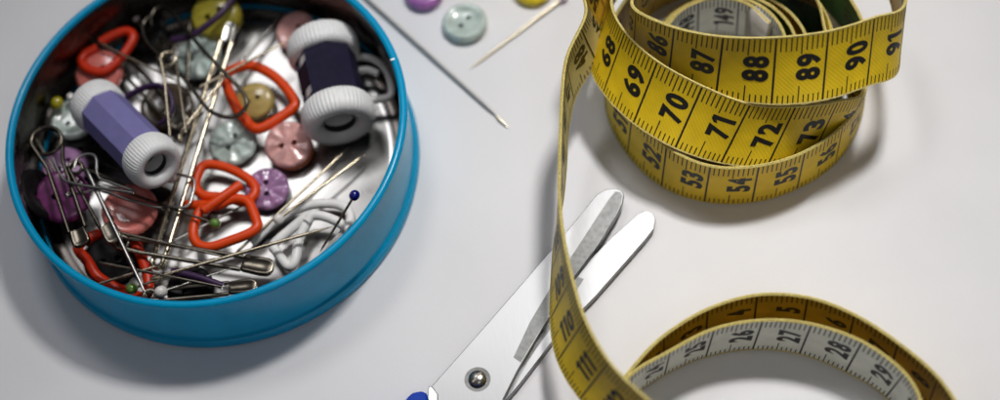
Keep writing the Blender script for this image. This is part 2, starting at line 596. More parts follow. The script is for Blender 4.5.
# digits: filled outlines of the built-in face, thickened and condensed
def glyph(ch):
    cu = bpy.data.curves.new('glyph', 'FONT')
    cu.body = ch
    cu.size = 1.0
    cu.offset = 0.048
    cu.resolution_u = 4
    o = bpy.data.objects.new('glyph', cu)
    COL.objects.link(o)
    dg = bpy.context.evaluated_depsgraph_get()
    g = o.evaluated_get(dg).to_mesh()
    bm = bmesh.new()
    bm.from_mesh(g)
    ys = [v.co.y for v in bm.verts]
    for q in range(1, 8):
        bmesh.ops.bisect_plane(bm, geom=bm.verts[:] + bm.edges[:] + bm.faces[:], plane_co=(0, min(ys) + (max(ys) - min(ys)) * q / 8, 0), plane_no=(0, 1, 0))
    bmesh.ops.triangulate(bm, faces=bm.faces)
    bm.verts.index_update()
    bmesh.ops.remove_doubles(bm, verts=bm.verts, dist=1e-4)
    bm.verts.index_update()
    vs = [v.co.copy() for v in bm.verts]
    fs = [tuple(v.index for v in f.verts) for f in bm.faces]
    bm.free()
    o.evaluated_get(dg).to_mesh_clear()
    bpy.data.objects.remove(o)
    bpy.data.curves.remove(cu)
    x0, x1 = min(v.x for v in vs), max(v.x for v in vs)
    y0, y1 = min(v.y for v in vs), max(v.y for v in vs)
    if ch == '1':
        x0, x1 = x0 - 0.02, x1
    return [((v.x - x0) / (x1 - x0), (v.y - y0) / (y1 - y0)) for v in vs], fs


GL = {c: glyph(c) for c in '023456789'}
_v, _f = [], []
for q in range(9):                       # a one with a heavy stem and a flag
    _v += [(0.42, q / 8), (1.0, q / 8)]
_f = [(2 * q, 2 * q + 1, 2 * q + 3, 2 * q + 2) for q in range(8)]
_v += [(0.0, 0.70), (0.0, 0.86), (0.42, 1.0), (0.42, 0.80)]
_f += [(18, 19, 20, 21)]
GL['1'] = (_v, _f)
OFF = hh + 0.004
printing = MB()


def quad_strip(pts_fn, s0, s1, t0, t1, side):
    n = max(1, int(math.ceil((s1 - s0) / 0.05)))
    vs = []
    for i in range(n + 1):
        s = s0 + (s1 - s0) * i / n
        vs += [tape_pt(s, t0, side * OFF), tape_pt(s, t1, side * OFF)]
    printing.add(vs, [(2 * i, 2 * i + 2, 2 * i + 3, 2 * i + 1) for i in range(n)])


def put_number(text, s_mid, side, up_sign):
    """digits read up across the strip; glyph tops point along up_sign * s"""
    gh, gw, gap = 0.49, 0.265, 0.035
    if len(text) == 3:
        gw = 0.235
    ws = [gw * (0.62 if c == '1' else 1) for c in text]
    tot = sum(ws) + gap * (len(text) - 1)
    t = 0.80 - tot / 2
    for c, w in zip(text, ws):
        vs, fs = GL[c]
        pts = [tape_pt(s_mid + up_sign * (y - 0.5) * gh, t + x * w, side * (OFF + 0.001)) for x, y in vs]
        printing.add(pts, fs)
        t += w + gap


def needed(s):
    return True


for k in range(0, 1500):
    s = k / 10
    for side in (1, -1):
        sc = s if side > 0 else s
        if k % 10 == 0:
            if k:
                quad_strip(None, s - 0.021, s + 0.021, e, W - e, side)
            continue
        half = (k % 10 == 5)
        quad_strip(None, s - 0.013, s + 0.013, W - e - (0.36 if half else 0.29), W - e, side)
        quad_strip(None, s - 0.012, s + 0.012, e, e + (0.36 if half else 0.17), side)
for n in range(1, 150):
    put_number(str(n), n - 0.34, 1, -1)
    put_number(str(n), 150 - n + 0.34, -1, 1)
printing.build('printed_scale', M['ink'], strip)
b = MB()     # crimped tip at the start
for side in (1, -1):
    vs, fs = [], []
    for i in range(13):
        s = 0.0 + 0.75 * i / 12
        ins = 0.0 if i < 10 else 0.05 * (i - 9) ** 1.5
        vs += [tape_pt(s, 0.0 + ins, side * (hh + 0.022)), tape_pt(s, W - ins, side * (hh + 0.022))]
    fs = [(2 * i, 2 * i + 2, 2 * i + 3, 2 * i + 1) for i in range(12)]
    b.add(vs, fs)
tipo = b.build('end_tip', mat('clear_tip', (0.62, 0.59, 0.55), 0.25, var=0.1, scale=5, coat=0.5), tape)
sd = tipo.modifiers.new('solid', 'SOLIDIFY')
sd.thickness = 0.02
sd.offset = -1

# ------------------------------------------------------------------ scissors
sc_loc = P(478, 380, 0)
sci = thing('scissors', 'pair of steel scissors with blue handles lying half open under the tape', 'scissors', sc_loc)


def plate(px, z0, z1):
    t = [P(x, y, z1) for x, y in px]
    n = len(t)
    vs = t + [Vector((p.x, p.y, z0)) for p in t]
    return vs, [tuple(range(n)), tuple(reversed(range(n, 2 * n)))] + [(i, n + i, n + (i + 1) % n, (i + 1) % n) for i in range(n)]


b = MB()     # under blade
ub = [(653, 213), (655.5, 220), (653.5, 229), (646, 239), (624, 264), (596, 296), (555, 338), (520, 384), (509, 397), (497, 412), (478, 425), (468, 414),
      (500, 385), (516, 362), (536, 322), (570, 280), (612, 237), (638, 214), (646, 210.5)]
b.add(*plate(ub, 0.06, 0.20))
b.build('blade', M['blade'], sci, smooth=30, bevel=0.012)
b = MB()     # its hollow ground edge strip
b.add(*plate([(516.5, 364), (548, 322), (578, 277), (584, 279), (556, 321), (524, 366), (517, 372)], 0.19, 0.206))
b.build('edge_strip', M['bevel'], sci)
b = MB()     # upper blade
ua = [(431, 387), (486, 325), (555, 245.5), (592, 200), (598, 193.5), (606, 189.2), (615, 188.2), (621.5, 190), (624, 195), (622.5, 203), (617.5, 214),
      (598, 246), (572, 280), (547, 321), (517.5, 371), (502, 402), (478, 420), (452, 410), (432, 398)]
b.add(*plate(ua, 0.215, 0.36))
up = b.build('blade', M['blade'], sci, smooth=30, bevel=0.015)
b = MB()     # ground bevel of the upper blade
zt = 0.366
bev = [(615.5, 191.5), (620.5, 192), (622.5, 196), (621, 203), (616.3, 214), (596.8, 246), (570.8, 280), (546, 320.5), (520.6, 362.5), (513.5, 357.5), (530, 322), (552, 285), (577, 248), (599, 214), (609, 199)]
b.add(*plate(bev, 0.35, zt))
b.build('edge_strip', M['bevel'], up)
b = MB()     # pivot
pc = P(477.5, 379.5, 0.36)
b.lathe([(0.001, 0.12), (0.10, 0.115), (0.16, 0.085), (0.185, 0.04), (0.19, -0.01)], 40, Matrix.Translation(pc))
b.build('pivot', M['steel'], sci)
b = MB()
b.prism([(-0.14, -0.02), (0.14, -0.02), (0.14, 0.02), (-0.14, 0.02)], 0.095, 0.121, Matrix.Translation(pc) @ Matrix.Rotation(0.7, 4, 'Z'))
b.build('slot', M['dark_steel'], sci)
b = MB()
b.lathe([(0.19, 0.001), (0.27, 0.003), (0.275, -0.01), (0.19, -0.01)], 40, Matrix.Translation(pc), close=True)
b.build('washer', M['bevel'], sci)
for pts in ([(404, 416), (388, 432), (355, 450), (330, 490), (350, 530), (400, 520), (424, 490), (424, 446)],
            [(486, 418), (478, 450), (480, 500), (510, 535), (550, 520), (555, 475), (520, 440), (495, 425)]):
    b = MB()
    b.tube(smooth_path([P(x, y, 0.36) for x, y in pts], 8, True), 0.26, 14, True, flat=1.25)
    b.build('handle', M['handle'], sci)
b = MB()     # blue shank that grips the upper blade
b.add(*plate([(407, 397), (412, 392.5), (421, 390.5), (427, 393), (428, 400), (424, 416), (404, 428), (396, 414)], 0.12, 0.52))
b.build('shank', M['handle'], sci, bevel=0.05)
b = MB()
b.add(*plate([(429, 385.5), (432.5, 387), (438, 394), (438, 412), (428, 412), (427.5, 392)], 0.18, 0.38))
b.build('tang', M['steel'], sci, bevel=0.02)

# ------------------------------------------------------------------ bobbins


def bobbin(label, c, d, R, L, sleeve, group, slots=False):
    d = Vector(d).normalized()
    root = thing('thread_bobbin', label, 'bobbin', c, group)
    mt = frame(c, d, CB)
    fw = L * (0.245 if slots else 0.20)
    rb = R * (0.80 if slots else 0.87)

    def ribs(r, z, a):
        return 1 + (0.012 * math.cos(52 * a) if r > R * 0.84 else 0)
    for sgn in (1, -1):
        m2 = mt @ Matrix.Translation((0, 0, sgn * (L / 2 - fw / 2))) @ Matrix.Rotation(0 if sgn > 0 else PI, 4, 'X')
        prof = [(R * 0.42, -fw * 0.5), (R * 0.80, -fw * 0.5), (R * 0.92, -fw * 0.46), (R * 0.985, -fw * 0.3), (R, -fw * 0.05), (R * 0.985, fw * 0.18), (R * 0.94, fw * 0.36), (R * 0.86, fw * 0.47),
                (R * 0.74, fw * 0.52), (R * 0.60, fw * 0.49), (R * 0.50, fw * 0.38), (R * 0.45, fw * 0.2), (R * 0.42, 0)]
        b = MB()
        b.lathe(prof, 208, m2, ribs, close=True)
        fl = b.build('flange', M['bob_white'], root, smooth=50)
    b = MB()
    b.lathe([(R * 0.425, -L * 0.45), (R * 0.425, L * 0.45)], 40, mt)
    b.lathe([(0.001, 0.0), (R * 0.425, 0.0)], 40, mt)
    b.build('bore', M['bob_hole'], root)
    b = MB()
    b.lathe([(rb * 0.93, -L / 2 + fw * 0.9), (rb * 0.93, L / 2 - fw * 0.9)], 48, mt)
    b.build('core', M['bob_white'], root)
    # faceted sleeve
    b = MB()
    n = 8
    z0, z1 = -L / 2 + fw * 0.85, L / 2 - fw * 0.85
    a0 = 0.50 if not slots else 0.56
    for k in range(n):
        zr = [(z0, z1)]
        if slots and k == 0:
            zr = [(z0, z0 + 0.10), (z0 + 0.34, z1 - 0.50), (z1 - 0.26, z1)]
        for za, zb in zr:
            vs = []
            for kk in (k, k + 1):
                a = a0 + 2 * PI * kk / n
                for rr_, zz in ((rb + 0.035, za), (rb + 0.035, zb), (rb - 0.05, zb), (rb - 0.05, za)):
                    vs.append(mt @ Vector((rr_ * math.cos(a), rr_ * math.sin(a), zz)))
            b.add(vs, [(0, 1, 5, 4), (1, 2, 6, 5), (2, 3, 7, 6), (3, 0, 4, 7)] + ([] if not (slots and k in (0, 1, n - 1)) else [(0, 3, 2, 1), (4, 5, 6, 7)]))
    b.build('sleeve', sleeve, root, smooth=28, bevel=0.02)
    return root


GB_ = 'thread bobbins in the tin'
c1 = P(124.5, 133, 1.55)
bobbin('white ribbed bobbin with a lilac sleeve, lying on the pile in the tin', c1, view_dir(0.765, 0.64, 36), 0.61, 3.0, M['bob_lilac'], GB_)
c2 = P(330.5, 82, 0.95)
bobbin('larger white ribbed bobbin with a dark navy sleeve, beside the pink button', c2, view_dir(0.27, 0.96, 30), 0.82, 2.5, M['bob_navy'], GB_, slots=True)

# ------------------------------------------------------------------ buttons


def button(label, c, nrm, R, h, material, kind='flower', spin=0.0, group=None, holes=2):
    """round button with real holes; rim and face relief in the mesh"""
    hr, hd = R * 0.125, R * 0.27
    pts, edges = [], []

    def circ(cx, cy, r, n):
        i0 = len(pts)
        for k in range(n):
            pts.append(Vector((cx + r * math.cos(2 * PI * k / n), cy + r * math.sin(2 * PI * k / n))))
        edges.extend([(i0 + k, i0 + (k + 1) % n) for k in range(n)])
    circ(0, 0, 1.0, 56)
    hc = [(hd / R, 0), (-hd / R, 0)] if holes == 2 else ([(0.2, 0.2), (-0.2, 0.2), (0.2, -0.2), (-0.2, -0.2)] if holes == 4 else [])
    for cx, cy in hc:
        circ(cx, cy, hr / R, 14)
    for ring, r in enumerate([0.95, 0.88, 0.80, 0.72, 0.64, 0.55, 0.45, 0.35, 0.25, 0.15, 0.06]):
        n = max(6, int(44 * r) + 4)
        for k in range(n):
            a = 2 * PI * (k + 0.5 * (ring % 2)) / n
            q = Vector((r * math.cos(a), r * math.sin(a)))
            if all((q - Vector(cc)).length > hr / R * 1.25 for cc in hc):
                pts.append(q)
    r = geometry.delaunay_2d_cdt(pts, edges, [], 0, 1e-6)
    v2, f2 = r[0], r[2]
    tris = []
    for f in f2:
        cx = sum((v2[i] for i in f), Vector((0, 0))) / len(f)
        if all((cx - Vector(cc)).length > hr / R * 0.97 for cc in hc):
            tris.append(f)

    def hz(x, y):
        rr_ = math.hypot(x, y)
        a = math.atan2(y, x)
        z = h
        z -= h * 0.40 * max(0, (rr_ - 0.86) / 0.14) ** 2
        if kind == 'flower':
            z += h * 0.15 * math.sin(9 * a) * min(1, rr_ * 1.6) * (1 if rr_ < 0.9 else 0.3)
            z -= h * 0.10 * max(0, 1 - rr_ / 0.25)
        elif kind == 'dish':
            z -= h * 0.28 * (1 - min(1, (rr_ / 0.74) ** 4))
        elif kind == 'dome':
            z += h * 0.35 * (1 - rr_ * rr_)
        return z
    mt = frame(c, nrm, Matrix.Rotation(spin, 3, 'Z') @ Vector((1, 0, 0)))
    nv = len(v2)
    vs = [mt @ Vector((p.x * R, p.y * R, hz(p.x, p.y))) for p in v2] + [mt @ Vector((p.x * R * (0.93 if p.length > 0.98 else 1), p.y * R * (0.93 if p.length > 0.98 else 1), 0)) for p in v2]
    fs = list(tris) + [tuple(nv + i for i in reversed(f)) for f in tris]
    cnt = {}
    for f in tris:
        for i in range(len(f)):
            e_ = (f[i], f[(i + 1) % len(f)])
            cnt[e_] = 1
    for (a, b_) in list(cnt):
        if (b_, a) not in cnt:
            fs.append((b_, a, nv + a, nv + b_))
    b = MB()
    b.add([p - Vector(c) for p in vs], fs)
    o = b.build('button', material, None, smooth=40)
    o.location = c
    o['label'] = label
    o['category'] = 'button'
    if group:
        o['group'] = group
    return o


UP = Vector((0, 0, 1))


def lean(dx, dy):
    return Vector((dx, dy, 1)).normalized()


GT_ = 'loose buttons on the table'
GI = 'buttons in the tin'
button('mauve button on the table at the top edge, left of the mint one', P(424.5, -4, 0.02), UP, 0.46, 0.22, M['btn_mauve'], 'dome', 0.4, GT_)
button('pale mint pearly button lying on the white table', P(465.5, 25.5, 0.02), UP, 0.53, 0.24, M['btn_mint'], 'dish', 0.75, GT_)
button('bright yellow button on the table, cut by the top edge behind the pin', P(533, -9, 0.02), UP, 0.47, 0.2, M['btn_yellow'], 'dome', 0.2, GT_)
button('pink flower button touching the navy bobbin', P(289.5, 146, 0.42), lean(-0.05, -0.28), 0.535, 0.2, M['btn_pink'], 'flower', 0.05, GI)
button('flat orange button peeping out under the pink flower button', P(293, 153, 0.16), UP, 0.50, 0.2, M['btn_orange'], 'dish', 0.5, GI)
button('purple flower button right of the orange stitch marker', P(268, 191, 0.22), lean(0.0, -0.12), 0.50, 0.2, M['btn_purple'], 'flower', 1.5, GI)
button('pale mint button below the orange diamond clasp', P(234.5, 145, 0.18), lean(-0.08, -0.12), 0.56, 0.22, M['btn_mint'], 'flower', 0.9, GI)
button('pale mint button at the back of the tin under dark wire', P(201, 60, 0.35), lean(-0.1, -0.1), 0.55, 0.22, M['btn_mint'], 'flower', 0.2, GI)
button('thick olive yellow button at the back of the tin', P(219, 19, 0.55), lean(-0.1, -0.25), 0.60, 0.34, M['btn_olive'], 'dome', 0.4, GI)
button('amber glassy button framed by the orange diamond clasp', P(257, 104, 0.25), lean(-0.1, -0.2), 0.46, 0.26, M['btn_amber'], 'dome', 0.3, GI)
button('coral button under the red clasp at the left back', P(101, 75, 0.75), lean(-0.05, -0.2), 0.56, 0.22, M['btn_coral'], 'dome', 0.3, GI)
button('coral pink button below the lilac bobbin', P(131, 212, 0.62), lean(0.05, -0.10), 0.62, 0.2, M['btn_coral'], 'dish', 1.1, GI, 0)
button('deep magenta button at the left side of the tin', P(64, 198, 0.72), lean(0.12, -0.30), 0.60, 0.2, M['btn_magenta'], 'dome', 0.0, GI)
button('dark plum button under wire loops left of the lilac bobbin', P(66, 170, 0.55), lean(0.1, 0.0), 0.52, 0.2, M['btn_purple'], 'dome', 0.8, GI)
button('mint button half hidden behind the lilac bobbin', P(73, 122, 0.55), lean(0.1, -0.1), 0.50, 0.2, M['btn_mint'], 'dish', 0.8, GI)
button('dusty pink button peeping over the navy bobbin', P(298, 33, 0.40), lean(-0.3, -0.2), 0.50, 0.2, M['btn_pink'], 'dish', 0.8, GI)
button('black button at the front rim of the tin', P(192, 291, 0.35), lean(0.0, -0.1), 0.52, 0.22, M['btn_black'], 'dish', 0.4, GI)
button('added black button darkening the gap between the plum loop and the red clasp', P(146, 32, 0.45), lean(-0.1, -0.1), 0.55, 0.2, M['btn_black'], 'dish', 0.4, GI)  # added to stand in for the deep shade at the back
button('added black button darkening the floor under the dark coil left of the lilac bobbin', P(88, 150, 0.35), lean(0.1, 0.1), 0.6, 0.2, M['btn_black'], 'dish', 0.4, GI)  # added dark disc, blackens the shaded floor beneath the pile
button('added dark brown button darkening the floor inside the plum loop beside the lilac bobbin', P(168, 108, 0.18), lean(0.0, -0.05), 0.62, 0.18, M['btn_brown'], 'dish', 0.9, GI)  # added to darken the bare tin floor here
button('added black button darkening the floor under the crossing pins at the front left', P(112, 262, 0.2), lean(0.0, -0.05), 0.6, 0.18, M['btn_black'], 'dish', 0.1, GI)  # added as dark filler for the shaded front left corner
button('black button standing on edge against the left wall', P(38, 196, 0.85), Vector((0.85, 0.05, 0.5)), 0.62, 0.18, M['btn_black'], 'dish', 0.4, GI)

# ------------------------------------------------------------------ tube shaped things


def px_path(pts, z=None):
    out = []
    for p in pts:
        out.append(P(p[0], p[1], p[2] if len(p) > 2 else z))
    return out


def wire_thing(name, label, cat, pts, r, material, closed=False, group=None, z=None, flat=1.0, per=7, res=10, taper=0):
    path = smooth_path(px_path(pts, z), per, closed)
    n = len(path)
    rr_ = [r] * n
    if taper:
        for i in range(min(taper, n)):
            rr_[n - 1 - i] = r * (0.12 + 0.88 * i / taper)
    base = path[0].copy()
    b = MB()
    b.tube([p - base for p in path], rr_, res, closed, flat)
    o = b.build(name, material, None, smooth=60)
    o.location = base
    o['label'] = label
    o['category'] = cat
    if group:
        o['group'] = group
    return o


GM = 'plastic stitch markers in the tin'


def marker(label, strokes, r, material, z=None, flat=1.0):
    """locking stitch marker: a bent plastic loop, optionally with its hook as a part"""
    first = strokes[0]
    loc = px_path(first[0], z)[0]
    root = thing('stitch_marker', label, 'stitch marker', loc, GM)
    names = ['loop', 'hook']
    for i, (pts, closed) in enumerate(strokes):
        path = smooth_path(px_path(pts, z), 8, closed)
        b = MB()
        b.tube(path, r, 12, closed, flat)
        b.build(names[min(i, 1)], material, root, smooth=60)
    return root


marker('red clasp lying on the coral button at the left back', [
    ([(100, 42, 1.15), (114, 34.5, 1.15), (127, 31, 1.15), (133.5, 37, 1.15), (127, 50, 1.12), (114, 65, 1.1), (102, 72, 1.1), (89, 69.5, 1.1), (81.5, 62, 1.1), (86, 54, 1.1), (98, 47.5, 1.1)], False),
    ([(70, 62, 0.85), (78, 57, 0.9), (88, 52, 0.97)], False)], 0.11, M['plastic_red'])
marker('orange diamond clasp around the amber button', [
    ([(229, 72), (246, 65.5), (262, 69), (279, 80.5), (293, 98), (294, 107), (278, 119), (263, 127.5), (254, 128), (244, 118), (233, 101), (226, 82)], True)], 0.12, M['plastic_orange'], 0.66)
marker('orange stitch marker with its hook crossing, upper one beside the silver safety pin', [
    ([(198, 174), (202.5, 166.5), (212, 164.5), (230, 169), (249, 179.5), (255.5, 189), (252, 198), (243, 202), (226, 197.5), (206, 196), (198, 191), (195.5, 184)], True),
    ([(186, 205), (198, 205), (212, 205)], False)], 0.11, M['plastic_orange'], 0.48)
marker('orange stitch marker holding the green headed pin, lower one of the pair', [
    ([(240, 199), (249, 203), (255.5, 218), (257, 227), (248, 234), (230, 241), (211, 247), (199, 245), (193.5, 236), (195, 223), (202, 209), (219, 205), (230, 200)], True),
    ([(203, 211, 0.72), (220, 199, 0.72), (241, 184.5, 0.68)], False)], 0.112, M['plastic_orange'], 0.6)
marker('red stitch marker buried under pins at the front left', [
    ([(121, 230, 0.45), (132, 238, 0.5), (141, 256, 0.5), (148, 278, 0.5), (145, 297, 0.45), (120, 290, 0.3), (98, 277, 0.5), (88, 262, 0.55), (78, 248, 0.5), (90, 238, 0.3), (105, 232, 0.3)], True)], 0.12, M['plastic_red'])
marker('red stitch marker against the upper left wall of the tin', [
    ([(68, 48, 0.6), (80, 28, 0.8), (92, 16, 0.9), (97, 22, 0.9), (84, 42, 0.75), (74, 55, 0.6)], True)], 0.08, M['plastic_red'])
marker('white stitch marker under the blue headed pin', [
    ([(252, 243, 0.28), (268, 228, 0.3), (285, 216, 0.32), (305, 206.5, 0.36), (325, 203.5, 0.38), (342, 206, 0.4), (350.5, 216, 0.4), (346, 230, 0.4), (332, 248, 0.34), (318, 262, 0.3)], False)], 0.108, M['plastic_white'])
marker('white triangular stitch marker at the right front of the tin', [
    ([(310, 217, 0.55), (299, 240, 0.5), (295, 261, 0.48), (288, 266, 0.46), (277, 252, 0.46), (274, 244.5, 0.48), (290, 230, 0.5), (303, 219.5, 0.55)], True),
    ([(307, 222, 0.6), (313, 215.5, 0.62), (324, 216.5, 0.62), (338, 222, 0.6), (348, 229, 0.55)], False)], 0.108, M['plastic_white'])
marker('white stitch marker behind the navy bobbin at the right wall', [
    ([(356, 57), (370, 58), (383, 66), (390, 80), (391, 95), (380, 99), (366, 99), (352, 96)], False),
    ([(358, 71), (368, 70), (378, 74)], False)], 0.09, M['plastic_white'], 0.6)
marker('dark plum stitch marker looping out behind the lilac bobbin', [
    ([(118, 104, 1.1), (130, 95, 1.2), (146, 87, 1.25), (160, 86, 1.25), (170, 94, 1.2), (172.5, 107, 1.15), (168, 118, 1.1), (160, 124, 1.0)], False)], 0.062, M['plastic_plum'], None, 1.6)
marker('dark plum bar lying across the olive yellow button', [
    ([(172, 40, 1.0), (190, 36, 1.1), (207, 25, 1.2), (222, 12, 1.25), (234, -4, 1.2), (236, -14, 1.1)], False)], 0.075, M['plastic_plum'])
marker('dark plum pointed bar at the front rim by the black button', [
    ([(172, 271, 0.85), (186, 274, 0.85), (204, 279, 0.85), (223, 286, 0.8)], False)], 0.075, M['plastic_plum'])

# ------------------------------------------------------------------ pins and needles
GP = 'ball headed pins'
GN_ = 'needles and headless pins in the tin'


def ball_pin(label, head, tip, hmat, wire, hr=0.10, wr=0.022, group=GP):
    h = P(*head)
    t = P(*tip)
    root = thing('ball_pin', label, 'pin', h, group)
    b = MB()
    d = (t - h)
    b.tube([h, h + d * 0.5, h + d * 0.9, t], [wr, wr, wr * 0.9, wr * 0.1], 8)
    b.build('shaft', wire, root, smooth=60)
    b = MB()
    mt = frame(h, d, (0, 0, 1))
    b.lathe([(max(1e-4, hr * math.sin(PI * i / 12)), -hr * 1.08 * math.cos(PI * i / 12)) for i in range(13)], 20, mt)
    b.build('head', hmat, root, smooth=60)


ball_pin('white headed pin at the right edge of the orange marker', (278.5, 219, 0.62), (366, 153.5, 0.40), M['head_white'], M['gold'], 0.115, 0.038)
ball_pin('dark blue headed pin leaning out at the right front of the tin', (354.5, 195.5, 1.30), (320, 252, 0.55), M['head_blue'], M['gold'], 0.115, 0.03)
ball_pin('green headed pin stuck through the orange stitch marker', (215, 223.5, 0.80), (100, 183, 0.95), M['head_green'], M['dark_steel'], 0.115, 0.03)
ball_pin('olive yellow headed pin at the left wall of the tin', (57, 103, 1.0), (35, 150, 0.7), M['head_yellow'], M['brass'], 0.145, 0.028)
ball_pin('white headed pin beside the olive yellow pin head', (71, 97, 1.0), (104, 150, 0.6), M['head_white'], M['steel'], 0.095)
ball_pin('white headed pin near the back wall of the tin', (135.5, 17.5, 0.85), (165, 70, 0.6), M['head_white'], M['dark_steel'], 0.095)
ball_pin('green headed pin at the front rim of the tin', (132, 289, 0.80), (215, 258, 0.75), M['head_green'], M['brass'], 0.12, 0.03)
ball_pin('white headed pin at the front rim of the tin', (161, 292, 0.82), (232, 268, 0.7), M['head_white'], M['steel'], 0.135)
ball_pin('white headed pin under the front flange of the lilac bobbin', (171, 178, 0.95), (120, 150, 0.7), M['head_white'], M['dark_steel'], 0.12)
ball_pin('gilt pin with a mauve head lying alone on the table', (563, -2, 0.09), (470, 68.5, 0.03), M['head_mauve'], M['pale_gilt'], 0.11, 0.034, None)


def needle(label, a, c, r, material, name='needle', group=GN_, cat='needle', eye=True):
    a, c = P(*a), P(*c)
    d = c - a
    root_path = [a, a + d * 0.02, a + d * 0.08, a + d * 0.5, a + d * 0.85, a + d * 0.95, c]
    b = MB()
    b.tube([p - a for p in root_path], [r * 0.5, r * 0.95, r, r, r * 0.9, r * 0.6, r * 0.1], 10)
    o = b.build(name, material, None, smooth=60)
    o.location = a
    o['label'] = label
    o['category'] = cat
    if group:
        o['group'] = group
    return o


nd = needle('long grey steel darning needle lying alone on the table beside the tin', (352, -14, 0.06), (500, 119, 0.05), 0.045, M['needle'], 'darning_needle', None)
b = MB()
a_, c_ = P(497.5, 117, 0.058), P(508, 127.5, 0.035)
b.tube([a_, a_ + (c_ - a_) * 0.5, c_], [0.04, 0.03, 0.006], 10)
b.build('tip', M['pale_gilt'], nd, smooth=60)
needle('gilt needle crossing the front of the tin, pointing at the white markers', (150, 279, 0.95), (333, 226.5, 0.80), 0.040, M['gold'])
needle('gilt pin with its point beside the navy bobbin, shorter of the two', (236, 253, 0.50), (350, 146.5, 0.30), 0.034, M['gold'])
needle('dark steel pin running right from below the coral pink button', (112, 231, 0.95), (226, 257, 0.85), 0.034, M['brass'])
needle('long pin along the front rim over the red marker', (98, 262, 1.0), (226, 288, 0.95), 0.034, M['brass'])
needle('thick dark needle leaning down to the green head at the front rim', (86, 168, 1.45), (146, 295, 1.15), 0.050, M['needle'])
needle('bright gilt pin running up to the navy bobbin from the mint button', (198, 88, 1.15), (287, 41, 0.95), 0.032, M['gold'])
needle('fine pin lying through the red clasp at the left back', (97, 41.5, 1.32), (183, 84, 1.25), 0.026, M['gold'])
needle('dull grey bodkin on the bare metal at the back', (236, 68, 0.55), (284, 12, 0.35), 0.06, M['needle'])
needle('grey needle across the coral pink button', (92, 188, 1.05), (166, 211, 1.0), 0.03, M['dark_steel'])
needle('steel pin left of the gilt safety pin arm, leading to the dark wire loop', (180, 133, 1.15), (229, 72, 1.1), 0.034, M['gold'])
needle('dark needle behind the lilac bobbin', (186, 62, 0.9), (196, 135, 0.7), 0.03, M['dark_steel'])
needle('dark needle standing upright by the left back mint button', (190, 20, 1.1), (187, 100, 0.8), 0.035, M['dark_steel'])
needle('brassy pin under the big silver safety pin', (206, 110, 0.55), (150, 165, 0.5), 0.034, M['brass'])
needle('steel pin beneath the orange markers', (170, 243, 0.55), (262, 196, 0.3), 0.03, M['steel'])
needle('brass pin below the black wire at the left wall', (30, 128, 0.9), (60, 180, 0.8), 0.035, M['brass'])
needle('brassy pin buried under the front left red marker', (95, 285, 0.7), (170, 262, 0.65), 0.032, M['gold'])

# ------------------------------------------------------------------ safety pins
GS = 'safety pins in the tin'


def safety_pin(label, coil, cap, r, spread, wire, capm, coil_r=None, cap_len=0.55, cap_w=None, side=1, opened=0.0):
    """coil eye at one end, folded sheet cap at the other, two arms between"""
    a, c = P(*coil), P(*cap)
    root = thing('safety_pin', label, 'safety pin', a, GS)
    d = (c - a)
    L = d.length
    x = d.normalized()
    up_ = Vector((0, 0, 1))
    n = (up_ - x * up_.dot(x)).normalized()
    y = n.cross(x) * side
    cr = coil_r or r * 2.6
    pts = []
    half = spread / 2
    end = L - cap_len * 0.5
    pts.append(a + x * end + y * half)
    pts.append(a + x * (cr + 0.3) + y * half * 1.0)
    turns = 1.5
    for k in range(34):
        t = k / 33
        ang = PI / 2 + t * (2 * PI * turns)
        pts.append(a + x * (math.cos(ang) * cr) + y * (math.sin(ang) * cr) + n * (t - 0.5) * r * 2.6)
    pts.append(a + x * (cr + 0.3) - y * half)
    pts.append(a + x * (end * (1 if not opened else 0.99)) - y * (half + opened))
    b = MB()
    b.tube(pts, r, 10)
    b.build('wire', wire, root, smooth=60)
    w = (cap_w or spread * 1.5) / 2
    hh_ = r * 1.45
    prof = [(-cap_len * 0.5, w * 0.60), (-cap_len * 0.49, w * 0.80), (-cap_len * 0.40, w * 0.90), (cap_len * 0.1, w), (cap_len * 0.30, w * 0.97), (cap_len * 0.41, w * 0.82), (cap_len * 0.47, w * 0.58), (cap_len * 0.5, w * 0.2)]
    vs, fs = [], []
    m = 28
    for (xx, ww) in prof:
        hk = hh_ * (0.55 + 0.45 * min(1, ww / w))
        for k in range(m):
            t = 2 * PI * k / m
            cx_, sx_ = math.cos(t), math.sin(t)
            sg = lambda q: math.copysign(abs(q) ** 0.4, q)
            dip = 1 - 0.45 * math.exp(-(cx_ / 0.30) ** 2) * (1 if xx < cap_len * 0.35 else 0.2)
            vs.append(c + x * xx + y * ww * sg(cx_) + n * hk * sg(sx_) * dip)
    for i in range(len(prof) - 1):
        for k in range(m):
            k2 = (k + 1) % m
            fs.append((i * m + k, i * m + k2, (i + 1) * m + k2, (i + 1) * m + k))
    fs.append(tuple(reversed(range(m))))
    fs.append(tuple((len(prof) - 1) * m + k for k in range(m)))
    b = MB()
    b.add(vs, fs)
    b.build('cap', capm, root, smooth=50)
    return root


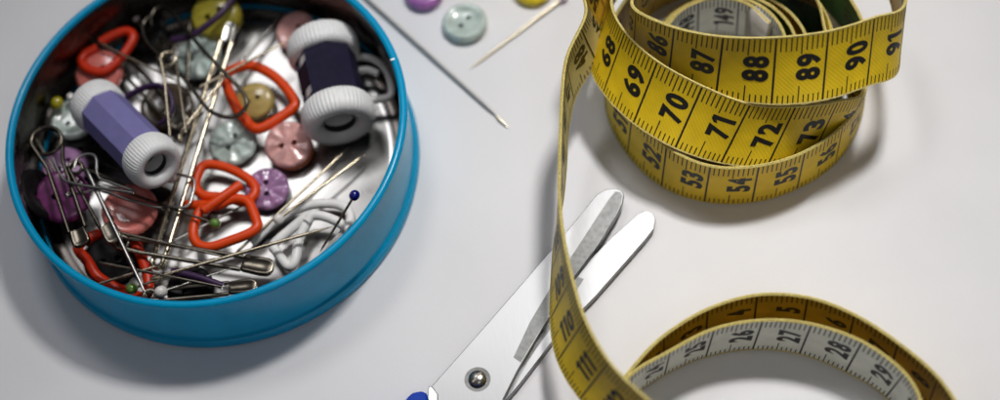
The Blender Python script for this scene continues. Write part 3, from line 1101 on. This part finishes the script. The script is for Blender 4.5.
safety_pin('large bright silver safety pin lying steeply across the middle of the tin', (158, 262, 0.60), (229, 32, 1.05), 0.055, 0.26, M['gold'], M['steel'], 0.13, 0.5, 0.27)
safety_pin('dark safety pin with a big shiny coil at the left wall', (47, 141, 1.45), (80, 238, 1.30), 0.048, 0.36, M['dark_steel'], M['dark_steel'], 0.33, 0.42, 0.40)
safety_pin('dark safety pin with a rounded brassy cap left of the red marker', (76, 168, 1.25), (111, 233, 1.25), 0.045, 0.30, M['dark_steel'], M['brass'], 0.14, 0.52, 0.38)
safety_pin('safety pin with a rounded cap at the front below the white marker', (122, 243, 0.75), (258, 266, 0.62), 0.05, 0.30, M['brass'], M['dark_steel'], 0.14, 0.7, 0.42)
safety_pin('safety pin with a dark cap pushed against the front rim', (150, 296, 0.72), (243, 287, 0.70), 0.045, 0.26, M['brass'], M['dark_steel'], 0.13, 0.6, 0.34)
safety_pin('gilt safety pin hanging open beside the lilac bobbin', (168.5, 59, 1.35), (180, 138, 1.30), 0.036, 0.30, M['gold'], M['gold'], 0.17, 0.2, 0.10, opened=0.06)
safety_pin('dull safety pin deep under the lilac bobbin', (70, 155, 0.45), (160, 195, 0.45), 0.045, 0.28, M['dark_steel'], M['brass'], 0.13)
safety_pin('dark safety pin under the red clasp at the back', (110, 18, 0.55), (165, 48, 0.6), 0.05, 0.30, M['dark_steel'], M['dark_steel'], 0.14)
safety_pin('brassy safety pin under the dark plum loop', (120, 60, 0.5), (176, 118, 0.5), 0.05, 0.34, M['brass'], M['brass'], 0.14)
wire_thing('bulb_pin', 'dark pear shaped safety pin curling over the mint buttons', 'safety pin',
           [(152, 26, 1.25), (152, 14, 1.25), (161, 6, 1.25), (174, 14, 1.28), (199, 45, 1.32), (224, 72, 1.3), (242, 91, 1.25), (246.5, 105, 1.2), (238, 115, 1.15), (223, 116.5, 1.15), (208, 109, 1.15),
            (196, 94, 1.15), (180, 74, 1.15), (160, 56, 1.15), (146, 40, 1.15), (143, 25, 1.15), (150, 16, 1.15)], 0.048, M['dark_steel'], False, GS)
GE = 'wire eyes in the tin'
wire_thing('hook_eye', 'bent silver wire eye beside the orange stitch marker', 'wire eye', [(175, 174), (186, 176), (193, 179), (194.5, 185), (192, 197), (189, 204.5), (182, 207.5), (168, 206)], 0.034, M['needle'], False, GE, 0.95)
wire_thing('hook_eye', 'long silver wire eye over the magenta button', 'wire eye', [(53, 158), (57, 168), (63, 178.5), (69, 182), (86, 186), (108, 189), (134, 193)], 0.034, M['needle'], False, GE, 1.5)
wire_thing('hook_eye', 'silver wire eye above the coral pink button', 'wire eye', [(68, 193), (80, 193.5), (100, 190), (125, 199), (150, 206), (162, 208)], 0.03, M['needle'], False, GE, 1.25)
wire_thing('hook_eye', 'silver wire eye left of the lilac bobbin', 'wire eye', [(74, 168), (78, 158), (88, 154), (96, 158), (98, 176), (112, 183), (134, 191)], 0.034, M['needle'], False, GE, 1.35)

# ------------------------------------------------------------------ light: lamps of a room
w = bpy.data.worlds.new('World')
scene.world = w
w.use_nodes = True
nt = w.node_tree
bg = nt.nodes['Background']
tc = nt.nodes.new('ShaderNodeTexCoord')
sx = nt.nodes.new('ShaderNodeSeparateXYZ')
nt.links.new(tc.outputs['Generated'], sx.inputs['Vector'])
rp = nt.nodes.new('ShaderNodeValToRGB')
rp.color_ramp.elements[0].position = 0.0
rp.color_ramp.elements[0].color = (0.03, 0.03, 0.035, 1)
rp.color_ramp.elements[1].position = 1.0
rp.color_ramp.elements[1].color = (0.30, 0.30, 0.32, 1)
el = rp.color_ramp.elements.new(0.35)
el.color = (0.16, 0.16, 0.18, 1)
nt.links.new(sx.outputs['Z'], rp.inputs['Fac'])
nt.links.new(rp.outputs['Color'], bg.inputs['Color'])
bg.inputs['Strength'].default_value = 0.38


def lamp(name, pos, target, size, power, col, size_y=None, spread=180):
    L = bpy.data.lights.new(name, 'AREA')
    L.shape = 'RECTANGLE'
    L.size = size
    L.size_y = size_y or size
    L.energy = power
    L.color = col
    L.spread = math.radians(spread)
    o = bpy.data.objects.new(name, L)
    COL.objects.link(o)
    o.location = pos
    o.rotation_euler = (Vector(target) - Vector(pos)).to_track_quat('-Z', 'Y').to_euler()
    return o


lamp('ceiling_lamp', (18, 37, 58), (3.5, 15, 0), 7, 1820, (1.0, 0.985, 0.97), 7, 46)
lamp('second_lamp', (-8, 57, 80), (-1, 17, 0), 18, 11200, (0.985, 0.98, 1.0), 16)
lamp('front_lamp', (14, -30, 78), (0, 16, 0), 16, 3200, (1.0, 0.98, 0.96), 16)

scene.view_settings.view_transform = 'Standard'
scene.view_settings.look = 'None'
scene.view_settings.exposure = 0
scene.view_settings.gamma = 1
scene.cycles.max_bounces = 10
scene.cycles.diffuse_bounces = 4
scene.cycles.glossy_bounces = 6
scene.cycles.caustics_reflective = False
